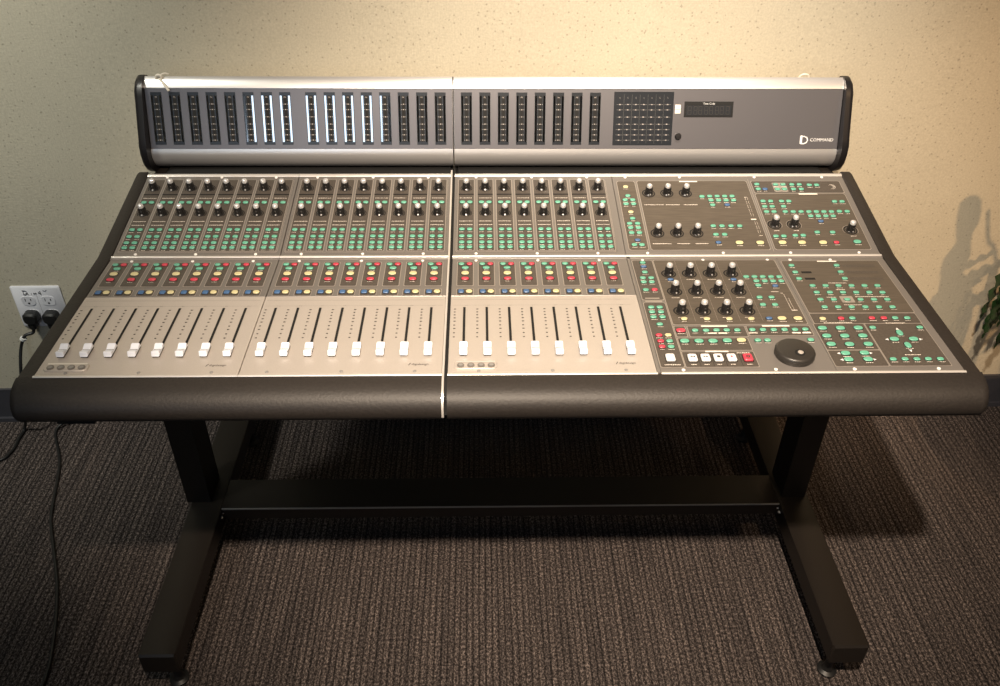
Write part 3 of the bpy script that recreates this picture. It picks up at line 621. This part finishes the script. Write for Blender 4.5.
stroke([(.0075, .0440), (.0065, .0400), (.0120, .0400)]); stroke([(.0110, .0460), (.0115, .0355)], .0010); stroke([(.0185, .0480), (.0225, .0455), (.0275, .0490)], .0006)
op = wlink('plate', m, out, OX, OZ, orel)
for dx in (-.0235, .0235):
    for dz in (.0185, -.0205):
        m = MB(); m.prism(oval(.033, .028, 24, 3), .0050, .0066, 'plate', .0006)
        m.quad(-.0075, -.0055, -.001, .0075, .0068, 'hole'); m.quad(.0055, .0075, -.000, .0065, .0068, 'hole'); m.disc(0, -.0065, .0068, .0026, 'hole', 12)
        wlink('receptacle', m, out, OX+dx, OZ+dz, orel)
def cord(name, px, pz, path, label, r=.0040, tagat=None):
    root = empty(name, won(px, pz), label=label, category='power cord', group=None) if False else empty(name, won(px, pz), label=label, category='power cord')
    rel = won(px, pz)
    m = MB(); m.prism([(x-.001, y-.0015) for x, y in oval(.034, .031, 24, 3.2)], .0068, .030, 'rubber', .004)
    m.prism([(x-.004, y-.021) for x, y in oval(.019, .026, 16, 3)], .0075, .0275, 'rubber', .004)
    o = m.build('plug', root, 40); o.rotation_euler = (pi/2, 0, wr)
    P0 = won(px-.004, pz-.028, .018); P1 = won(px-.008, pz-.043, .022)
    pts = spline([P0, P1]+path, 10); m = MB(); m.tube([p-rel for p in pts], r, 'rubber', 8); m.build('cable', root, 60)
    if tagat is not None:
        a = pts[tagat]-rel; b = pts[tagat+2]-rel; m = MB(); m.tube([a, a+(b-a)*.5, b], r*1.9, 'tag', 10); m.build('tag', root, 40, label='white tag on the cable')
    return root
cord('power_cord', OX-.0235, OZ-.0205, [Vector((-1.150, .787, .292)), (-1.166, .782, .262), (-1.172, .765, .225), (-1.182, .748, .16), (-1.20, .745, .08), (-1.228, .765, .012), (-1.232, .735, .0045), (-1.232, .680, .0040), (-1.27, .645, .0040), (-1.50, .62, .0040)],
     'black power cord plugged in on the left with a white tag, running off left', .0040, 22)
cord('power_cord', OX+.0235, OZ-.0205, [won(-1.078, .285, .020), won(-1.074, .20, .018), won(-1.085, .10, .024), (-1.11, .79, .03), (-1.148, 0.759, .0040), (-1.093, 0.640, .0040), (-1.051, 0.483, .0040), (-1.032, 0.430, .0040), (-0.972, 0.303, .0040), (-0.945, 0.239, .0040), (-0.911, 0.134, .0040), (-0.891, 0.028, .0040), (-.905, -.12, .0040), (-.93, -.30, .0040)],
     'black power cord plugged in on the right, lying along the carpet to the front', .0036)

# ---------------------------------------------------------------- ivory cable ties on the bridge
m = MB(); z0 = .9790
m.tube(spline([(-.6245, .6725, .9505), (-.6315, .677, .960), (-.6395, .684, .9665), (-.6425, .6865, .9690)], 6), .0027, 'tie', 8)
m.tube([(-.6435+.0055*math.cos(a), (.688), .9705+.0055*math.sin(a)) for a in [2*pi*i/16 for i in range(17)]], .0025, 'tie', 8)
m.tube(spline([(-.640, .689, .9755), (-.633, .692, .9775), (-.626, .694, .9755)], 5), .0016, 'tie', 8)
m.build('cable_tie', None, 60, label='looped ivory cable tie hanging over the top left end of the meter bridge', category='cable tie')
m = MB(); m.tube(spline([(.588, .700, .968), (.591, .698, .9740), (.598, .697, .9765), (.605, .698, .9740), (.608, .700, .968)], 6), .0018, 'tie', 8)
m.build('cable_tie', None, 60, label='short ivory cable tie arched on top of the right half of the meter bridge', category='cable tie')

# ---------------------------------------------------------------- potted plant at the right edge
pl = empty('potted_plant', (1.43, .50, 0), label='potted plant with drooping green leaves beside the console, at the right edge', category='plant')
def ppart(name, mb, smooth=50, parent=pl, **kw):
    o = mb.build(name, parent, smooth, **kw); return o
m = MB(); m.lathe([(.135, 0), (.150, .02), (.185, .22), (.197, .26), (.197, .285), (.185, .285), (.178, .255), (.10, .25)], 'pot', 48); po = ppart('pot', m)
m = MB(); m.lathe([(.02, .256), (.17, .257), (.12, .262), (.01, .265)], 'soil', 32); ppart('soil', m)
def leaf(mb, base, mid, tip, wd, ruffle=0, n=14):
    P = spline([base, mid, tip], n); up_ = Vector((0, 0, 1)); vs = []; fs = []; k = len(P)
    for i, p in enumerate(P):
        t = (P[min(i+1, k-1)]-P[max(i-1, 0)]).normalized(); sd = t.cross(up_)
        if sd.length < .05: sd = Vector((1, 0, 0))
        sd.normalize(); nn = sd.cross(t); u = i/(k-1); ww = wd*math.sin(pi*min(1, u*.92+.08))**.7*(1-.25*u)
        rf = ruffle*math.sin(i*1.9)
        vs += [p-sd*ww*.5+nn*(ww*.18+rf), p+nn*.0, p+sd*ww*.5+nn*(ww*.18-rf), p-nn*.0012]
    for i in range(k-1):
        a, b = i*4, (i+1)*4; fs += [(a, a+1, b+1, b), (a+1, a+2, b+2, b+1), (a+2, a+3, b+3, b+2), (a+3, a, b, b+3)]
    mb.add(vs, fs, 'leaf')
rnd = random.Random(3)
m = MB(); m.tube(spline([(0, 0, .25), (-.01, .02, .42), (-.03, .03, .58), (-.02, .05, .80)], 6), .012, 'stem', 10); m.tube(spline([(-.02, .03, .5), (-.08, .10, .60), (-.12, .16, .64)], 6), .006, 'stem', 8); ppart('stem', m)
def lf(*a, **k):
    m = MB(); leaf(m, *a, **k); ppart('leaf', m)
# drooping cluster that reaches towards the console
for dx, dy, dz, wd in ((0, 0, 0, .040), (.020, .01, .025, .045), (-.004, .03, .045, .036), (.032, -.02, -.015, .045), (.040, .02, .035, .050), (.012, -.02, .06, .036), (.05, .0, -.04, .045), (.004, .015, .02, .03)):
    lf((-.140+dx, .17+dy, .60+dz), (-.236+dx, .195+dy, .50+dz*.8), (-.262+dx*.8, .20+dy, .335+dz*.8), wd, ruffle=.006)
for i in range(9):
    a = rnd.uniform(-1.1, .4); h = rnd.uniform(.38, .8); r = rnd.uniform(.16, .26)
    lf((-.01, .03, h), (.02+r*.5*math.cos(a), .04+r*.5*math.sin(a), h+.08), (.03+r*math.cos(a), .04+r*math.sin(a), h-.06), .07, ruffle=.003)
# unseen blunt blades and thin stem added, outlined to cast the wall shadow
def shadow_blade(pts, th=.004):
    m = MB(); n = len(pts); cx = sum(p[0] for p in pts)/n; cz = sum(p[2] for p in pts)/n
    V = [(x, y-th/2, z) for x, y, z in pts]+[(x, y+th/2, z) for x, y, z in pts]
    m.add(V, [list(range(n)), [n+i for i in range(n)]]+[(i, (i+1) % n, n+(i+1) % n, n+i) for i in range(n)], 'leaf'); ppart('leaf', m, 30)
shadow_blade([(-.193, .077, .902), (-.177, .077, .902), (-.165, .077, .891), (-.157, .077, .866), (-.153, .077, .84), (-.158, .077, .82), (-.155, .077, .799), (-.145, .077, .766), (-.144, .077, .735), (-.15, .077, .708), (-.169, .077, .703), (-.194, .077, .72), (-.198, .077, .759), (-.19, .077, .78), (-.183, .077, .8), (-.189, .077, .812), (-.201, .077, .853), (-.206, .077, .888)])
shadow_blade([(-.193, .083, .72), (-.174, .083, .725), (-.147, .083, .714), (-.124, .083, .693), (-.107, .083, .655), (-.09, .083, .602), (-.085, .083, .53), (-.095, .083, .45), (-.135, .083, .45), (-.150, .083, .53), (-.165, .083, .603), (-.179, .083, .656), (-.190, .083, .694)])
m = MB(); m.tube(spline([(-.01, .03, .27), (-.06, .05, .36), (-.112, .083, .47)], 6), .006, 'stem', 8); m.tube(spline([(-.143, .077, .87), (-.119, .077, .804), (-.099, .078, .78), (-.070, .078, .70), (-.03, .05, .5), (-.01, .03, .4)], 6), .0035, 'stem', 8); ppart('stem', m)
